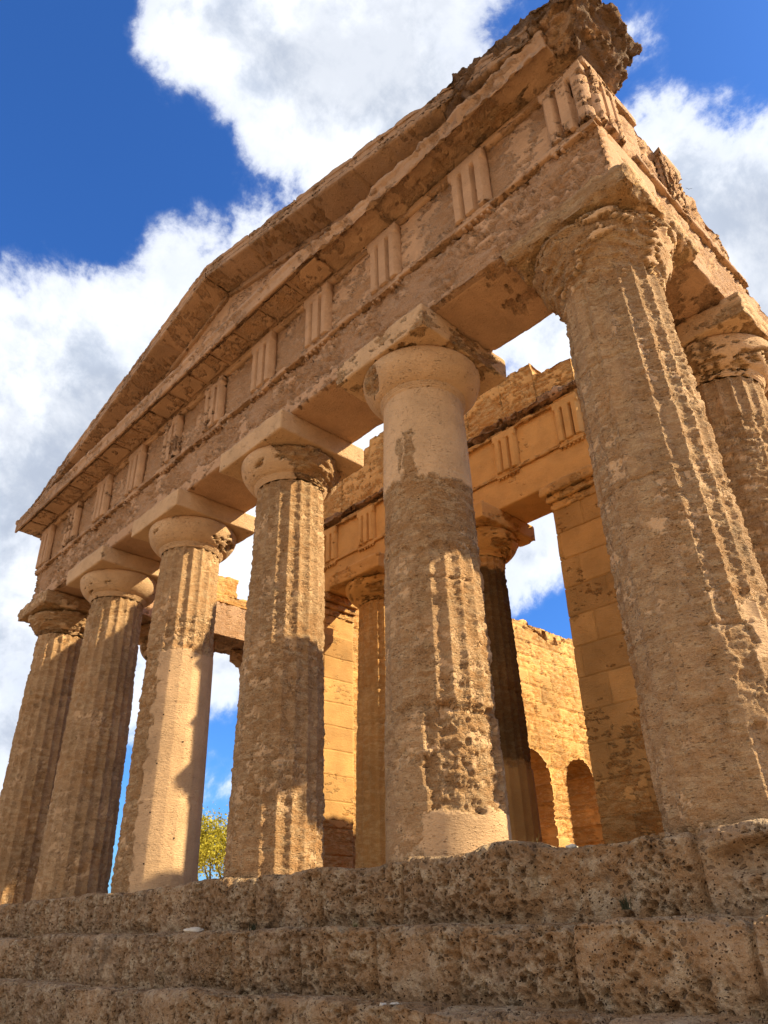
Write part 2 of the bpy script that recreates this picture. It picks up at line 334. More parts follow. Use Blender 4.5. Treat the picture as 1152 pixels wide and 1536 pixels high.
# --- columns
def shaft(h, r0, r1, nth, nz, feat, seed, rot=0., flute=.042, rough=.55, depth=.035, tone=0., nfl=20, big=.02, pitk=1., lean=0.):
    th = np.arange(nth)/nth*2*math.pi; z = np.linspace(-.14, h, nz)
    TH, Z = np.meshgrid(th, z, indexing='xy'); TH = TH.ravel(); Z = Z.ravel(); t = Z/h
    Rr = r0+(r1-r0)*t+.012*np.sin(math.pi*t)
    P = np.stack([Rr*np.cos(TH), Rr*np.sin(TH), Z], 1); Q = P+np.array((seed*7.7, seed*3.1, seed*1.3))
    m = fbm(Q, (1.5, 1.5, 1.1), 4, 1)*1.1+fbm(Q, (5, 5, 8), 3, 6)*.5; thr = (1-2*rough)*.45
    e = ss(m, thr-.1, thr+.12); sm = np.zeros(len(P)); fk = np.ones(len(P)); ex = np.zeros(len(P)); pale = np.zeros(len(P))
    wth = TH+.20*fbm(Q, 4.5, 4, 17, .65); wz = Z+.13*fbm(Q, 4.5, 4, 27, .65)
    flat = np.zeros(len(P)); tn = np.zeros(len(P))
    for (a0, a1, z0, z1, kind, amt) in feat:      # angles in degrees
        c = R_((a0+a1)/2); hw = R_((a1-a0)/2); dth = np.abs((wth-c+math.pi) % (2*math.pi)-math.pi)
        k = ss(dth, hw+.025, hw-.025)*ss(wz, z0-.015, z0+.015)*ss(wz, z1+.015, z1-.015)
        if hw > 3.1: k = ss(wz, z0-.015, z0+.015)*ss(wz, z1+.015, z1-.015)
        if kind in ('smooth', 'facet'): sm = np.maximum(sm, k); fk = fk*(1-k*amt*(.84 if kind == 'facet' else 1)); e = e*(1-k); pale = np.maximum(pale, k)
        if kind == 'keep': e = e*(1-k*amt)
        if kind == 'lose': e = np.maximum(e, k*amt); sm = sm*(1-k); pale = pale*(1-k)
        if kind == 'noflute': fk = fk*(1-k*amt)
        if kind == 'gouge': ex = ex+k*amt; e = np.maximum(e, k); sm = sm*(1-k)
        if kind == 'tone': tn = tn+k*amt
    fr = ((TH-rot)*nfl/(2*math.pi)) % 1.0; prof = 1-(2*fr-1)**2; arr = np.clip(1-np.minimum(fr, 1-fr)*7, 0, 1)
    b = fbm(Q, (3, 3, 11), 3, 33); c = fbm(Q, (10, 10, 30), 4, 43, .62)
    w, rn = worley(Q, (10, 10, 14), 3); pd = np.clip(1-w/(.2+.4*rn), 0, 1)**.7*(rn > .4)
    w2, rn2 = worley(Q, (26, 26, 34), 4); pd2 = np.clip(1-w2/(.25+.35*rn2), 0, 1)**.7*(rn2 > .4)
    fe = flute*fk*(1-.15*e); lose = e*(1-sm)
    chip = arr*np.clip(fbm(Q, (13, 13, 17), 3, 53)*1.5+.15, 0, 1)*flute*.42*(1-sm)*fk
    d = fe*prof + chip + .6*big*fbm(Q, (1.5, 1.5, .8), 3, 63)*(1-.8*sm)
    d += lose*(depth*.5+depth*.55*b+depth*.45*c+pitk*(.016*pd+.016*pd2)) + (1-e)*(1-sm)*(.007*c+.009*pd2) + .0008*sm*c
    d += ex*(.55+.9*np.abs(fbm(Q, (4, 4, 6), 4, 73))+.25*pd)
    pale2 = ss(fbm(Q, (5, 5, 7), 5, 131, .7), .08, .20)*ss(fbm(Q, 1.1, 3, 137), -.15, .15)*(1-sm); d -= .006*pale2
    # drum joints
    for zj in np.arange(1.42+.1*math.sin(seed), h-.5, 1.5):
        d += .026*np.exp(-((Z-zj-.012*b)/.013)**2)*(1-sm*.6)*(.4+.6*(fbm(Q, 2, 2, 83) > -.1))
    rad = Rr-d+.0*Z
    V = np.stack([rad*np.cos(TH)+lean*(1-t), rad*np.sin(TH), Z], 1)
    i, j = np.meshgrid(np.arange(nth), np.arange(nz-1), indexing='xy'); i = i.ravel(); j = j.ravel()
    F = np.stack([j*nth+i, j*nth+(i+1) % nth, (j+1)*nth+(i+1) % nth, (j+1)*nth+i], 1)
    A = {'plaster': np.clip(np.maximum(np.maximum(pale, .9*pale2), (1-e)*.3), 0, 1), 'tone': tone+.35*fbm(Q, (.7, .7, .9), 3, 93)+.18*np.sign(fbm(Q*np.array((0, 0, 1)), .66, 1, 9))*0+tn, 'soot': np.clip(.0+.45*fbm(Q, 1., 3, 98), 0, 1)*(1-pale)}
    return V, F, A
def lathe(prof, nth, res=.02):
    pr = [prof[0]]
    for a, b in zip(prof, prof[1:]):
        n = max(1, int(math.hypot(b[0]-a[0], b[1]-a[1])/res))
        for k in range(1, n+1): pr.append((a[0]+(b[0]-a[0])*k/n, a[1]+(b[1]-a[1])*k/n))
    pr = np.array(pr); th = np.arange(nth)/nth*2*math.pi
    V = np.stack([np.outer(pr[:, 0], np.cos(th)), np.outer(pr[:, 0], np.sin(th)), np.repeat(pr[:, 1:2], nth, 1)], 2).reshape(-1, 3)
    i, j = np.meshgrid(np.arange(nth), np.arange(len(pr)-1), indexing='xy'); i = i.ravel(); j = j.ravel()
    return V, np.stack([j*nth+i, j*nth+(i+1) % nth, (j+1)*nth+(i+1) % nth, (j+1)*nth+i], 1)
NECK = 5.82
def ech_prof(rn, z0, z1, R):
    pts = [(rn-.01, z0-.005)]
    for k in range(3): z = z0+.02+k*.022; pts += [(rn+.012+k*.012, z), (rn+.022+k*.012, z+.010), (rn+.012+k*.012, z+.017)]
    zb = z0+.09; rb = rn+.05
    for k in range(1, 11):
        t = k/10; pts.append((rb+(R-rb)*math.sin(t*math.pi/2)**.85, zb+(z1-.07-zb)*(t**1.15)))
    pts += [(R, z1-.05), (R-.015, z1-.02), (R-.05, z1)]
    return pts
def column(loc, feat, seed, label, h=H, r0=.665, r1=.56, nth=240, nz=250, mat=None, wear=.3, capwear=.3, capfeat=None, rot=0., abw=.88, abr=.02, echR=.84, softcap=False, **k):
    mat = mat or MC
    nk = h-(H-NECK); V, F, A = shaft(nk, r0, r1, nth, nz, feat, seed, rot, **k)
    o = obj('column', V, F, mat, T, A); o.location = loc
    if label: o['label'] = label
    off = (seed*5.3, seed*2.2, 0)
    pr = ech_prof(r1, nk, h-.36, echR)
    if softcap: pr = [(r1-.02, nk-.35), (r1+.005, nk-.25), (r1+.03, nk-.10), (r1+.09, nk+.05), (r1+.18, nk+.18), (echR-.02, nk+.34), (echR+.02, nk+.44), (echR, nk+.50), (echR-.05, h-.34)]
    V, F = lathe(pr, max(120, nth*2//3), .015); e = Rock().add(V, F)
    e.build('echinus', mat, o, weather(capwear, .045, .03, .025, 9, .05 if softcap else .012, seed=seed, pl=capfeat), off=off)
    a = Rock().box((-abw, -abw, h-.37), (abw, abw, h-.003), .026 if nth > 200 else .04, abr, vary=1.)
    a.build('abacus', mat, o, weather(wear, .025, .012, .015, 12, .012, seed=seed+3), off=off)
    return o
def dup(o, loc, rz=0):
    c = o.copy(); S.collection.objects.link(c); c.location = loc; c.rotation_euler = (0, 0, rz)
    for ch in list(o.children):
        g = ch.copy(); S.collection.objects.link(g); g.parent = c
    return c
A360 = (-180, 180)
column((7.72, 0, 0), [(-130, -70, 0, 5.2, 'keep', .6), (-150, -95, 0, 5.9, 'noflute', .6), (-95, -55, 0, 3.2, 'noflute', .45), (-60, -5, .7, 1.5, 'noflute', .8),
                     (-62, -40, 0, 1.0, 'keep', .8), (-34, -8, .5, 1.7, 'keep', .9), (-70, -50, 1.75, 2.25, 'gouge', .012), (-112, -98, 3.0, 4.6, 'lose', .6), (-75, -20, 4.3, 5.8, 'lose', .9), (-48, -30, .95, 1.5, 'gouge', .02), (-40, -24, .15, .8, 'smooth', .5), (-30, -12, 1.25, 1.7, 'smooth', .3)],
       1, 'thick corner column nearest the camera, pitted surface, bright sun on its right flutes', nth=400, nz=420, wear=.95, capwear=1.0, abr=.13, abw=.86, rough=.62, depth=.027, big=.018, flute=.05, lean=.15, pitk=.9, softcap=True)
column((4.7, 0, 0), [(*A360, 4.38, 6, 'smooth', 1.), (-76, -62, 4.38, 5.15, 'lose', 1), (-86, -80, 4.6, 5.0, 'lose', .8), (*A360, 3.3, 4.38, 'lose', 1.), (*A360, 3.45, 4.38, 'noflute', .85),
                    (-140, -62, 1.6, 3.6, 'keep', .6), (-140, -70, 0, 3.4, 'noflute', .55), (-66, 25, .46, 1.5, 'gouge', .075), (-140, -66, .46, 1.5, 'noflute', .8), (*A360, .46, 1.5, 'noflute', .8), (-100, 60, 1.44, 1.54, 'gouge', .022),
                    (-72, 60, -1, .46, 'smooth', 1.), (-140, -72, -1, .5, 'keep', .6), (-140, -72, -1, .5, 'noflute', 1)],
       2, 'column with a smooth plastered top and a deep gouge near its foot', nth=280, nz=300, wear=.25, capwear=.05, rot=.05,
       capfeat=lambda P: .95*ss(np.hypot((P[:, 0]-10.6+.28)/.22, (P[:, 2]-6.13)/.17), 1.15, .8)*(P[:, 1] < 4.4))
column((1.6, 0, 0), [(-140, -60, 0, 3.2, 'noflute', .5), (-60, 60, 1.2, 3.1, 'noflute', .3), (-60, 60, 4.8, 5.9, 'keep', .3)], 3,
       'column of deep worn flutes rough from foot to neck, third from the right corner', wear=.1, capwear=.12, rough=.72, depth=.026, flute=.045,
       capfeat=lambda P: .9*ss(P[:, 0]-15.9, .35, .6))
c4 = column((-1.6, 0, 0), [(-62, 90, -1, 3.8, 'facet', 1.), (-150, -66, -1, 3.9, 'gouge', .02), (-150, -58, 3.9, 5.9, 'keep', .6), (-60, 60, 4.45, 5.9, 'keep', 1.), (-60, 60, 3.9, 4.3, 'lose', 1)], 4,
       'column repaired with smooth pale mortar on its lower right half', wear=.08, capwear=.12, rot=-.1, tone=.06)
column((-4.7, 0, 0), [(-140, -30, 0, 4, 'keep', .5), (-140, -60, 0, 3, 'noflute', .2)], 5, 'column with soft shallow flutes, second from the left end', nth=200, nz=200, wear=.1, capwear=.1, rough=.4, tone=-.05)
column((-7.65, 0, 0), [(-140, -30, 0, 4, 'keep', .5)], 6, 'leftmost column of the front row under the eroded corner capital', nth=200, nz=200, wear=.8, capwear=.7, abr=.06, rough=.5, tone=-.1)
for k, (a, z) in enumerate([(-8, 3.67), (-41, 3.4), (-42, 2.65), (-9, 2.22), (-43, 1.86), (-44, 1.12), (-8, .75), (-44, .39)]):   # drilled holes in the mortar, drawn as dark discs for their shaded depth
    a = R_(a); rr = .665-.105*z/5.82+.012*math.sin(math.pi*z/5.82)+.002; V, F = [], []
    fr = (a+.1)*20/(2*math.pi) % 1.0
    cx, cy = rr*math.cos(a), rr*math.sin(a); t = np.array((-math.sin(a), math.cos(a), 0)); n = np.array((math.cos(a), math.sin(a), 0)); u = np.array((0, 0, 1.))
    for s in range(10): w = s/10*2*math.pi; V.append(np.array((cx, cy, z))+.013*(math.cos(w)*t+math.sin(w)*u)); V.append(V[-1]-n*.05)
    F = [[2*s, 2*((s+1) % 10), 2*((s+1) % 10)+1, 2*s+1] for s in range(10)]+[[2*s for s in range(10)]]
    obj('drill_hole', V, F, MH, c4)
fk = column((7.65, 2.95, 0), [(*A360, 5.2, 5.9, 'keep', .8), (*A360, -1, 5.2, 'lose', 1), (-130, -40, -1, 5.0, 'noflute', .8)], 8, 'wind scoured side column behind the corner column at the right edge', nth=200, nz=220, wear=.5, capwear=.25, rough=.8, depth=.075, abr=.03, tone=-.12)
fk['group'] = 'side columns'
for y in (6.1, 9.3, 12.5, 15.7): c = dup(fk, (7.65, y, 0), y); c['label'] = 'side column of the right hand row behind the front corner'
for y in (2.95, 6.1, 9.3, 12.5, 15.7, 18.9, 22.1, 25.3, 28.5): c = dup(fk, (-7.65, y, 0), y*2+1); c['label'] = 'side column of the far left row seen between the front columns'
pcn = column((1.47, 5.05, .34), [(*A360, -1, 1.6, 'smooth', .4), (*A360, 1.6, 5.6, 'lose', .6),(*A360, 1.7, 5.5, 'tone', -1.5), (*A360, -1, 1.7, 'tone', -.9)], 9, 'porch column, upper shaft dark stained, lower shaft toned for shade, standing behind the front row', h=6.66, r0=.64, r1=.52, nth=180, nz=180, mat=MI, wear=.2, capwear=.2, rough=.5, tone=-.15, big=.008)  # upper tone is the stain, lower tone paints in the column's shadow side
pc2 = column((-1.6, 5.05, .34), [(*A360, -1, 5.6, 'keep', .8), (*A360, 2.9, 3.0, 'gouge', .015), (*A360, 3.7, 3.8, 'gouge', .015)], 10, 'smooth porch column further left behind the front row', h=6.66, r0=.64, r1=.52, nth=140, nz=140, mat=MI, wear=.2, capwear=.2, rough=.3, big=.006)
# --- entablature of the front
ZT = 7.66; FY = -.70; XL, XR = -8.36, 8.36
arc = Rock(); 
arc.box((XL, FY, H), (XR, .62, ZT), (.028, .05, .028), .02, vary=1.2)
def arch_pl(P): # plaster survives in places, the lower strip of the left part is dressed smooth
    return -.55*ss(P[:, 2], 6.98, 6.90)*ss(P[:, 0], 4.6, 3.4) - .8*(P[:, 1] > -.6) + .12
A1 = arc.build('architrave', MT, T, weather(.74, .022, .016, .014, 9, .010, chips=.05, joints=vjoints([-6.1, -3.1, 0, 3.1, 6.15], 0, .008, .012, .2), pl=arch_pl, bedf=(5, 5, 22)))
A1['label'] = 'long front beam resting on the columns, plaster flaking off'
tn_ = Rock().box((XL-.04, FY-.045, ZT-.005), (XR+.02, FY+.1, ZT+.085), (.03, .03, .02), .012, vary=1.6); tn_.build('taenia', MT, A1, weather(.5, .015, .01, .01, 12, .012))
FT = 8.92
fr_ = Rock().box((XL+.04, FY+.03, ZT+.07), (XR-.03, .55, FT-.12), (.028, .06, .028), .02)
F1 = fr_.build('frieze', MT, T, weather(.50, .018, .010, .010, 11, .008, chips=.022, seed=4, joints=vjoints([-7.0, -5.5, -4.0, -2.3, -.8, .8, 2.4, 3.9, 5.4, 7.2], 0, .008, .012, .25), pl=lambda P: .25*(P[:, 0] < 3)+.15*ss(P[:, 2], 8.5, 7.9)))
F1['label'] = 'carved frieze band of upright grooved blocks and plain panels'
bd = Rock().box((XL, FY-.03, FT-.125), (XR+.02, .55, FT), (.03, .06, .02), .01, vary=1.3); bd.build('band', MT, F1, weather(.3, .01, .006, .006, 12, .008))
TRX = [8.03, 6.45, 4.75, 3.15, 1.6, 0, -1.6, -3.15, -4.75, -6.4, -8.03]
def triglyph(cx, y, z0, z1, w, mat, par, seed, rough=.35, face=-1, axis=0):
    """three upright bars parted by two V grooves, half grooves at the sides, a cap on top"""
    xs = np.array([-.5, -.45, -.40, -.26, -.22, -.165, -.11, 0, .11, .165, .22, .26, .40, .45, .5])
    u = np.unique(np.concatenate([np.linspace(-.5, .5, 40), xs])); dz = np.array([.8, .3, 0, 0, .3, 1., 0, 0, 0, 1., .3, 0, 0, .3, .8]); dd = np.interp(u, xs, dz)
    zz = np.linspace(z0, z1, int((z1-z0)/.022)); U, Z = np.meshgrid(u, zz, indexing='xy'); Dd = np.meshgrid(dd, zz, indexing='xy')[0]
    top = ss(Z, z1-.16, z1-.19); Y = y-.085+.115*Dd*top
    a = cx+U*w
    def pt(a_, y_): return np.stack([a_.ravel(), y_.ravel(), Z.ravel()], 1) if axis == 0 else np.stack([-y_.ravel(), a_.ravel(), Z.ravel()], 1)
    V = pt(a, Y); Vb = pt(a, np.full_like(Y, y+.05)); nx, nz_ = len(u), len(zz)
    i, j = np.meshgrid(np.arange(nx-1), np.arange(nz_-1), indexing='xy'); i = i.ravel(); j = j.ravel()
    F = np.stack([j*nx+i, j*nx+i+1, (j+1)*nx+i+1, (j+1)*nx+i], 1); n = len(V); B = F[:, ::-1]+n
    ring = [k for k in range(nx)]+[j*nx+nx-1 for j in range(1, nz_)]+[(nz_-1)*nx+k for k in range(nx-2, -1, -1)]+[j*nx for j in range(nz_-2, 0, -1)]
    E = np.array([[ring[(k+1) % len(ring)], ring[k], ring[k]+n, ring[(k+1) % len(ring)]+n] for k in range(len(ring))])
    return Rock().add(np.concatenate([V, Vb]), np.concatenate([F, B, E])).build('triglyph', mat, par, weather(rough*.8, .032, .022, .002, 12, .006, seed=seed))
def regula(cx, y, z, w, mat, par, missing=(), axis=0):
    r = Rock()
    def bx(a0, a1, y0, y1, z0, z1, rr): 
        if axis == 0: r.box((a0, y0, z0), (a1, y1, z1), .02, rr)
        else: r.box((-y1, a0, z0), (-y0, a1, z1), .02, rr)
    bx(cx-w/2, cx+w/2, y-.055, y+.05, z-.055, z-.002, .008)
    for k in range(6):
        if k in missing: continue
        g = cx-w/2+w*(k+.5)/6; bx(g-.022, g+.022, y-.05, y+.03, z-.10, z-.05, .01)
    return r.build('regula', mat, par, weather(.2, .008, .004, .004, 14, .003))
for k, cx in enumerate(TRX):
    w = .62; rg = random.Random(k)
    triglyph(cx, FY, ZT+.08, FT-.12, w, MT, F1, 20+k, .38 if k in (0, 5, 6, 9) else .14)
    regula(cx, FY, ZT, w, MT, A1, [m for m in range(6) if rg.random() < (.5 if k == 0 else .15)])
# --- cornice (flat geison) with slabs beneath, worn towards the right
def geis_fn(V):
    x, y, z = V.T; o = np.clip((FY-y)/.58, 0, 1)                 # 0 at the wall, 1 at the lip
    z = z + np.where(z < FT+.12, .035*o-.085*ss(o, .86, .93), 0); y = y-.03*(z > 9.1)
    y = y + .10*ss(x, 3.2, 4.6)*o
    return np.stack([x, y, z], 1)
g = Rock(); g.box((-8.98, -1.29, FT+.005), (8.15, .5, FT+.29), (.032, .045, .028), .018, geis_fn, vary=1.4)
def geis_w(P, Nn):
    d, B = weather(.22, .016, .010, .010, 9, .010, seed=8, joints=vjoints([-7.2, -5.6, -4.0, -2.4, -.9, .7, 2.3, 3.6, 4.9, 6.1], 0, .012, .025, .4))(P, Nn)
    r = ss(P[:, 0], 2.6, 4.2)*(P[:, 1] < -.6)
    B['tone'] = B['tone']-.2
    d = d + r*(.03+.10*fbm(P, (1.4, 1.8, 2.2), 5, 101, .6)+.04*fbm(P, 5.3, 3, 102))
    return d, B
G1 = g.build('cornice', MT, T, geis_w); G1['label'] = 'projecting stone cornice above the frieze, broken away towards the right'
k = 0; x = -8.9
while x < 3.4:
    m = Rock().box((x+.035, -1.185, FT-.012), (x+.745, FY-.06, FT+.04), .03, .010); m.build('mutule', MT, G1, weather(.4, .012, .008, .008, 11, .006, seed=k)); x += .785; k += 1
# --- pediment wall and sloping cornice
def tymp_fn(V):
    x, y, z = V.T; top = 11.2-slope*np.abs(x); z0 = FT+.27; t = (z-z0)/2.0; return np.stack([x, y, z0+t*np.maximum(top-z0, .02)], 1)
t_ = Rock().box((-7.6, -.62, FT+.27), (7.6, .3, FT+2.27), (.035, .3, .035), .003, tymp_fn)
PD = t_.build('pediment_wall', MT, T, weather(.3, .008, .008, .006, 9, .010, seed=14, joints=coursed(.52, 1.35, 9.2, 0, 0, .012, .012, .3, 3)))
PD['label'] = 'low triangular wall of the gable between the two cornices'
def rake(side):
    def fn(V):
        x, y, z = V.T; o = np.clip((-.62-y)/.6, 0, 1); z2 = z + np.where(z < 11.33, .05*o, 0)
        return np.stack([x, y, z2-slope*np.abs(x)], 1)
    xl, xr = (0.0, 8.0) if side > 0 else (-8.75, 0.0)
    r = Rock(); r.box((xl, -1.25, 11.2), (xr, .45, 11.56), (.032, .05, .03), .014, fn, vary=1.5)
    r.box((xl, -.70, 11.08), (xr, -.5, 11.21), (.05, .03, .03), .012, fn)
    r.box((xl, -1.265, 11.47), (xr, -1.1, 11.585), (.032, .03, .025), .02, fn, vary=2.)
    def w(P, Nn):
        d, B = weather(.22, .014, .010, .010, 9, .012, seed=18, soot=.2, joints=vjoints([-7.4, -6, -4.6, -3.2, -1.8, 1.6, 3.1, 4.6, 6.0, 7.2], 0, .012, .03, .4))(P, Nn)
        r_ = .12+.88*ss(P[:, 0], 4.0, 6.8)
        d = d + r_*(.02+.06*fbm(P, (1.3, 1.8, 2.2), 5, 111, .6)+.03*fbm(P, 5.7, 3, 112)) + ss(-P[:, 0], 6.6, 8.4)*(.03+.09*fbm(P, (2, 2, 3), 3, 113))
        B['tone'] = B.get('tone', 0)-.55*ss(-Nn[:, 2], .2, .7)*0-.35
        B['soot'] = np.clip(B['soot']*.6+.40*ss(Nn[:, 2], .0, .8)+.15*ss(P[:, 0], 5, 7), 0, 1)
        return d, B
    o = r.build('sloping_cornice', MR if side > 0 else MT, T, w)
    o['label'] = 'rough sloping cornice on the right side of the gable' if side > 0 else 'straight sloping cornice on the left side of the gable'
rake(1); rake(-1)
# --- crumbling corner mass
def corner_fn(V):
    x, y, z = V.T; cx, cy = 8.0, -.5
    t = (z-8.93)/1.0                                 # widens upwards: the underside slopes out
    k = .80+.25*np.clip(t, 0, .7); x2 = np.where(x > 7.9, 7.9+(x-7.9)*np.clip(.52+.75*t, 0, 1.04), x); y2 = np.where(y < -.7, -.7+(y+.7)*np.clip(.35+1.3*t, 0, 1.), y)
    z2 = z - slope*.8*(x-7.6)*(z-8.93)
    return np.stack([x2, y2, z2], 1)
cmn = Rock(); cmn.box((6.3, -1.28, 8.93), (8.84, .16, 9.80), .025, .12, corner_fn, vary=.8)
def cm_w(P, Nn):
    d, B = weather(.8, .03, .03, .03, 9, .02, seed=28, soot=.8, bedf=(2.5, 2.5, 8))(P, Nn)
    w9, r9 = worley(P, (3.2, 3.2, 4), 31); d = d + (.03+.09*(r9-.5)+.10*fbm(P, (1.6, 1.6, 2.2), 5, 121, .62)+.05*fbm(P, 6, 4, 122))*ss(P[:, 2], 8.9, 9.15); d = d*ss(P[:, 0], 6.2, 6.9)+.15*ss(P[:, 0], 6.9, 6.2)
    B['soot'] = np.clip(.25+.6*fbm(P, 1.6, 3, 123)+.5*ss(P[:, 2], 9.1, 9.6)+.3*ss(P[:, 0], 8.2, 8.6), 0, 1); B['plaster'] = B['plaster']*.2
    return d, B
CM = cmn.build('corner_block', MR, T, cm_w); CM['label'] = 'dark crumbling mass of stone at the top right corner of the gable'
# --- right flank beam
def flank(xc, ylen, seed, out, top):
    r = Rock(); a, b = (7.0, 8.36) if out > 0 else (-8.36, -7.0)
    r.box((a, .63, H), (b, ylen, ZT), (.04, .032, .03), .02, vary=1.4)
    o = r.build('side_architrave', MT, T, weather(.7, .025, .016, .014, 9, .015, seed=seed, joints=vjoints([2.95, 6.1, 9.3, 12.5, 15.7], 1, .01, .02, .3)))
    return o
SR = flank(1, 18, 30, 1, 0); SR['label'] = 'sunlit side beam running back from the right corner'
Rock().box((8.3, .10, ZT+.0), (8.42, 3.3, ZT+.09), .03, .02, vary=1.8).build('taenia', MT, SR, weather(.6, .02, .012, .012, 10, .02))
def fr_fn(V):
    x, y, z = V.T; t = (z-(ZT+.05))/1.25; top = 1.22-.05*ss(y, .4, 1.3)-.16*ss(y, 1.4, 1.55)-.12*ss(y, 2.3, 2.5)-.85*ss(y, 2.9, 3.25)
    return np.stack([x-.22*ss(y, .1, .7)*t*0, y, ZT+.05+t*top], 1)
fr2 = Rock().box((7.7, .56, ZT+.05), (8.34, 3.5, ZT+1.30), (.04, .03, .03), .03, fr_fn)
SF = fr2.build('side_frieze', MT, T, weather(.85, .04, .04, .02, 8, .03, seed=33, soot=.2, bedf=(2.5, 2.5, 8))); SF['label'] = 'worn stub of frieze above the right side beam'
for cy in (-.35, 1.35): triglyph(cy, -8.33, ZT+.08, FT-.13, .6, MT, SF, 50+int(cy*4), .8, axis=1)
Rock().box((8.3, -.69, FT-.12), (8.385, .45, FT-.005), .025, .01).build('band', MT, SF, weather(.3, .01, .006, .006))
SL = flank(-1, 29.5, 40, -1, 0); SL['label'] = 'side beam of the far left row seen from inside'
lb = Rock().box((-8.2, .63, ZT+.01), (-7.05, 29.5, 7.96), (.06, .035, .03), .03, vary=2.); lb.box((-8.1, .63, 7.95), (-7.2, 4.62, 8.60), .035, .03, vary=1.5)
LB = lb.build('backing_wall', MI, T, weather(.7, .03, .02, .015, 9, .02, seed=43, joints=coursed(.33, 1.3, 7.0, 0, 1))); LB['label'] = 'square block and rubble course left on top of the far side beam'
# --- porch: piers, beam, frieze and the stepped wall above
PY = 4.78; PZ = 7.0
def anta(x0, x1, label):
    r = Rock(); r.box((x0, PY+.04, .30), (x1, PY+1.0, PZ-.55), (.022, .04, .0145), .012)
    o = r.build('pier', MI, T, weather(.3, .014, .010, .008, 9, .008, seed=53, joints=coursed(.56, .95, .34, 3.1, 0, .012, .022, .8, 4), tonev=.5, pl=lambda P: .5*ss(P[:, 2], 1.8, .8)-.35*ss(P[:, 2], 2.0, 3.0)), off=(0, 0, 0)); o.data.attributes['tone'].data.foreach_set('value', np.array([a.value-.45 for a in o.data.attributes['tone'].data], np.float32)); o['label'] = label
    c = Rock().box((x0-.02, PY+.02, PZ-.56), (x1+.02, PY+1.02, PZ-.38), .035, .01); c.box((x0-.08, PY-.03, PZ-.38), (x1+.08, PY+1.05, PZ-.22), .035, .02)
    c.box((x0-.20, PY-.09, PZ-.222), (x1+.16, PY+1.08, PZ-.002), .035, .03, vary=1.6); c.build('pier_capital', MI, o, weather(.3, .014, .01, .012, 9, .01, seed=54, soot=.3))
    return o
anta(3.55, 4.66, 'plain square pier of large smooth blocks behind the corner column'); anta(-4.66, -3.42, 'plain square pier on the far side of the porch')
r = Rock().box((-4.66, PY, PZ), (4.66, PY+.95, 7.72), (.035, .05, .035), .014); PA = r.build('porch_architrave', MI, T, weather(.12, .012, .006, .006, 9, .006, seed=57, joints=vjoints([-1.6, 1.6], 0, .008, .012, .15)))
PA['label'] = 'smooth orange beam of the inner porch behind the front row'
Rock().box((-4.7, PY-.045, 7.715), (4.7, PY+.1, 7.79), (.035, .03, .02), .01).build('taenia', MI, PA, weather(.2, .01, .006, .006))
r = Rock().box((-4.64, PY+.035, 7.78), (4.64, PY+.9, 8.78), (.035, .06, .035), .012); PF = r.build('porch_frieze', MI, T, weather(.12, .012, .006, .006, 9, .006, seed=58, joints=vjoints([-3.55, -2.1, -.62, .85, 2.33, 3.9], 0, .008, .012, .15)))
PF['label'] = 'frieze of grooved blocks over the inner porch'
Rock().box((-4.7, PY-.05, 8.72), (4.7, PY+.4, 8.82), (.035, .04, .02), .01, vary=2).build('band', MI, PF, weather(.5, .02, .012, .01, 9, .02, soot=.5))
for k, cx in enumerate([4.25, 2.68, 1.2, -.27, -1.75, -3.2, -4.4]):
    triglyph(cx, PY, 7.79, 8.73, .58, MI, PF, 60+k, .04); regula(cx, PY, 7.72, .58, MI, PA)
STP = [(-3.9, 9.75), (-2.9, 10.25), (-1.75, 10.75), (1.6, 10.95), (2.6, 10.6), (3.50, 10.28), (9, 9.86)]
def gfn(V):
    x, y, z = V.T; tp = np.full(len(x), STP[-1][1])
    for xe, zt in reversed(STP): tp = np.where(x < xe+.001, zt, tp)
    tp = tp-.10*(x-3.9)*(x > 3.5)+.03*fbm(np.stack([x, y*0, z*0], 1), 2., 2, 6); return np.stack([x, y, 8.8+(z-8.8)/2*(tp-8.8)], 1)
r = Rock().box((-4.66, PY+.12, 8.8), (4.48, PY+.85, 10.8), (.025, .06, .035), .012, gfn, vary=2.)
def gw(P, Nn):
    d, B = weather(.62, .03, .02, .012, 8, .015, seed=63, soot=.1, joints=coursed(.47, 1.15, 8.8, .4, 0, .014, .02, .4, 7), bedf=(3, 3, 12))(P, Nn)
    led = ss(P[:, 2], 9.2, 8.95); B['soot'] = np.clip(B['soot']+.0*led, 0, 1); return d, B
GW = r.build('gable_wall', MI, T, gw); GW['label'] = 'stepped broken wall rising above the inner porch'
r = Rock().box((-4.75, PY-.20, 8.83), (4.72, PY+.2, 9.06), (.03, .03, .03), .05, vary=1.5)
def lw(P, Nn):
    d, B = weather(.9, .03, .03, .03, 8, .03, seed=73, soot=.9)(P, Nn); d = d+.10*ss(fbm(P, (1.3, .5, .5), 3, 75), -.12, .12); B['soot'] = np.clip(.10+.7*fbm(P, 2, 3, 4)+.35*ss(Nn[:, 2], .2, .8), 0, 1); return d+.10*ss(fbm(P, (.8, .5, .5), 3, 76), .0, .25), B
o = r.build('ledge', MR, GW, lw); o['label'] = 'blackened broken ledge'
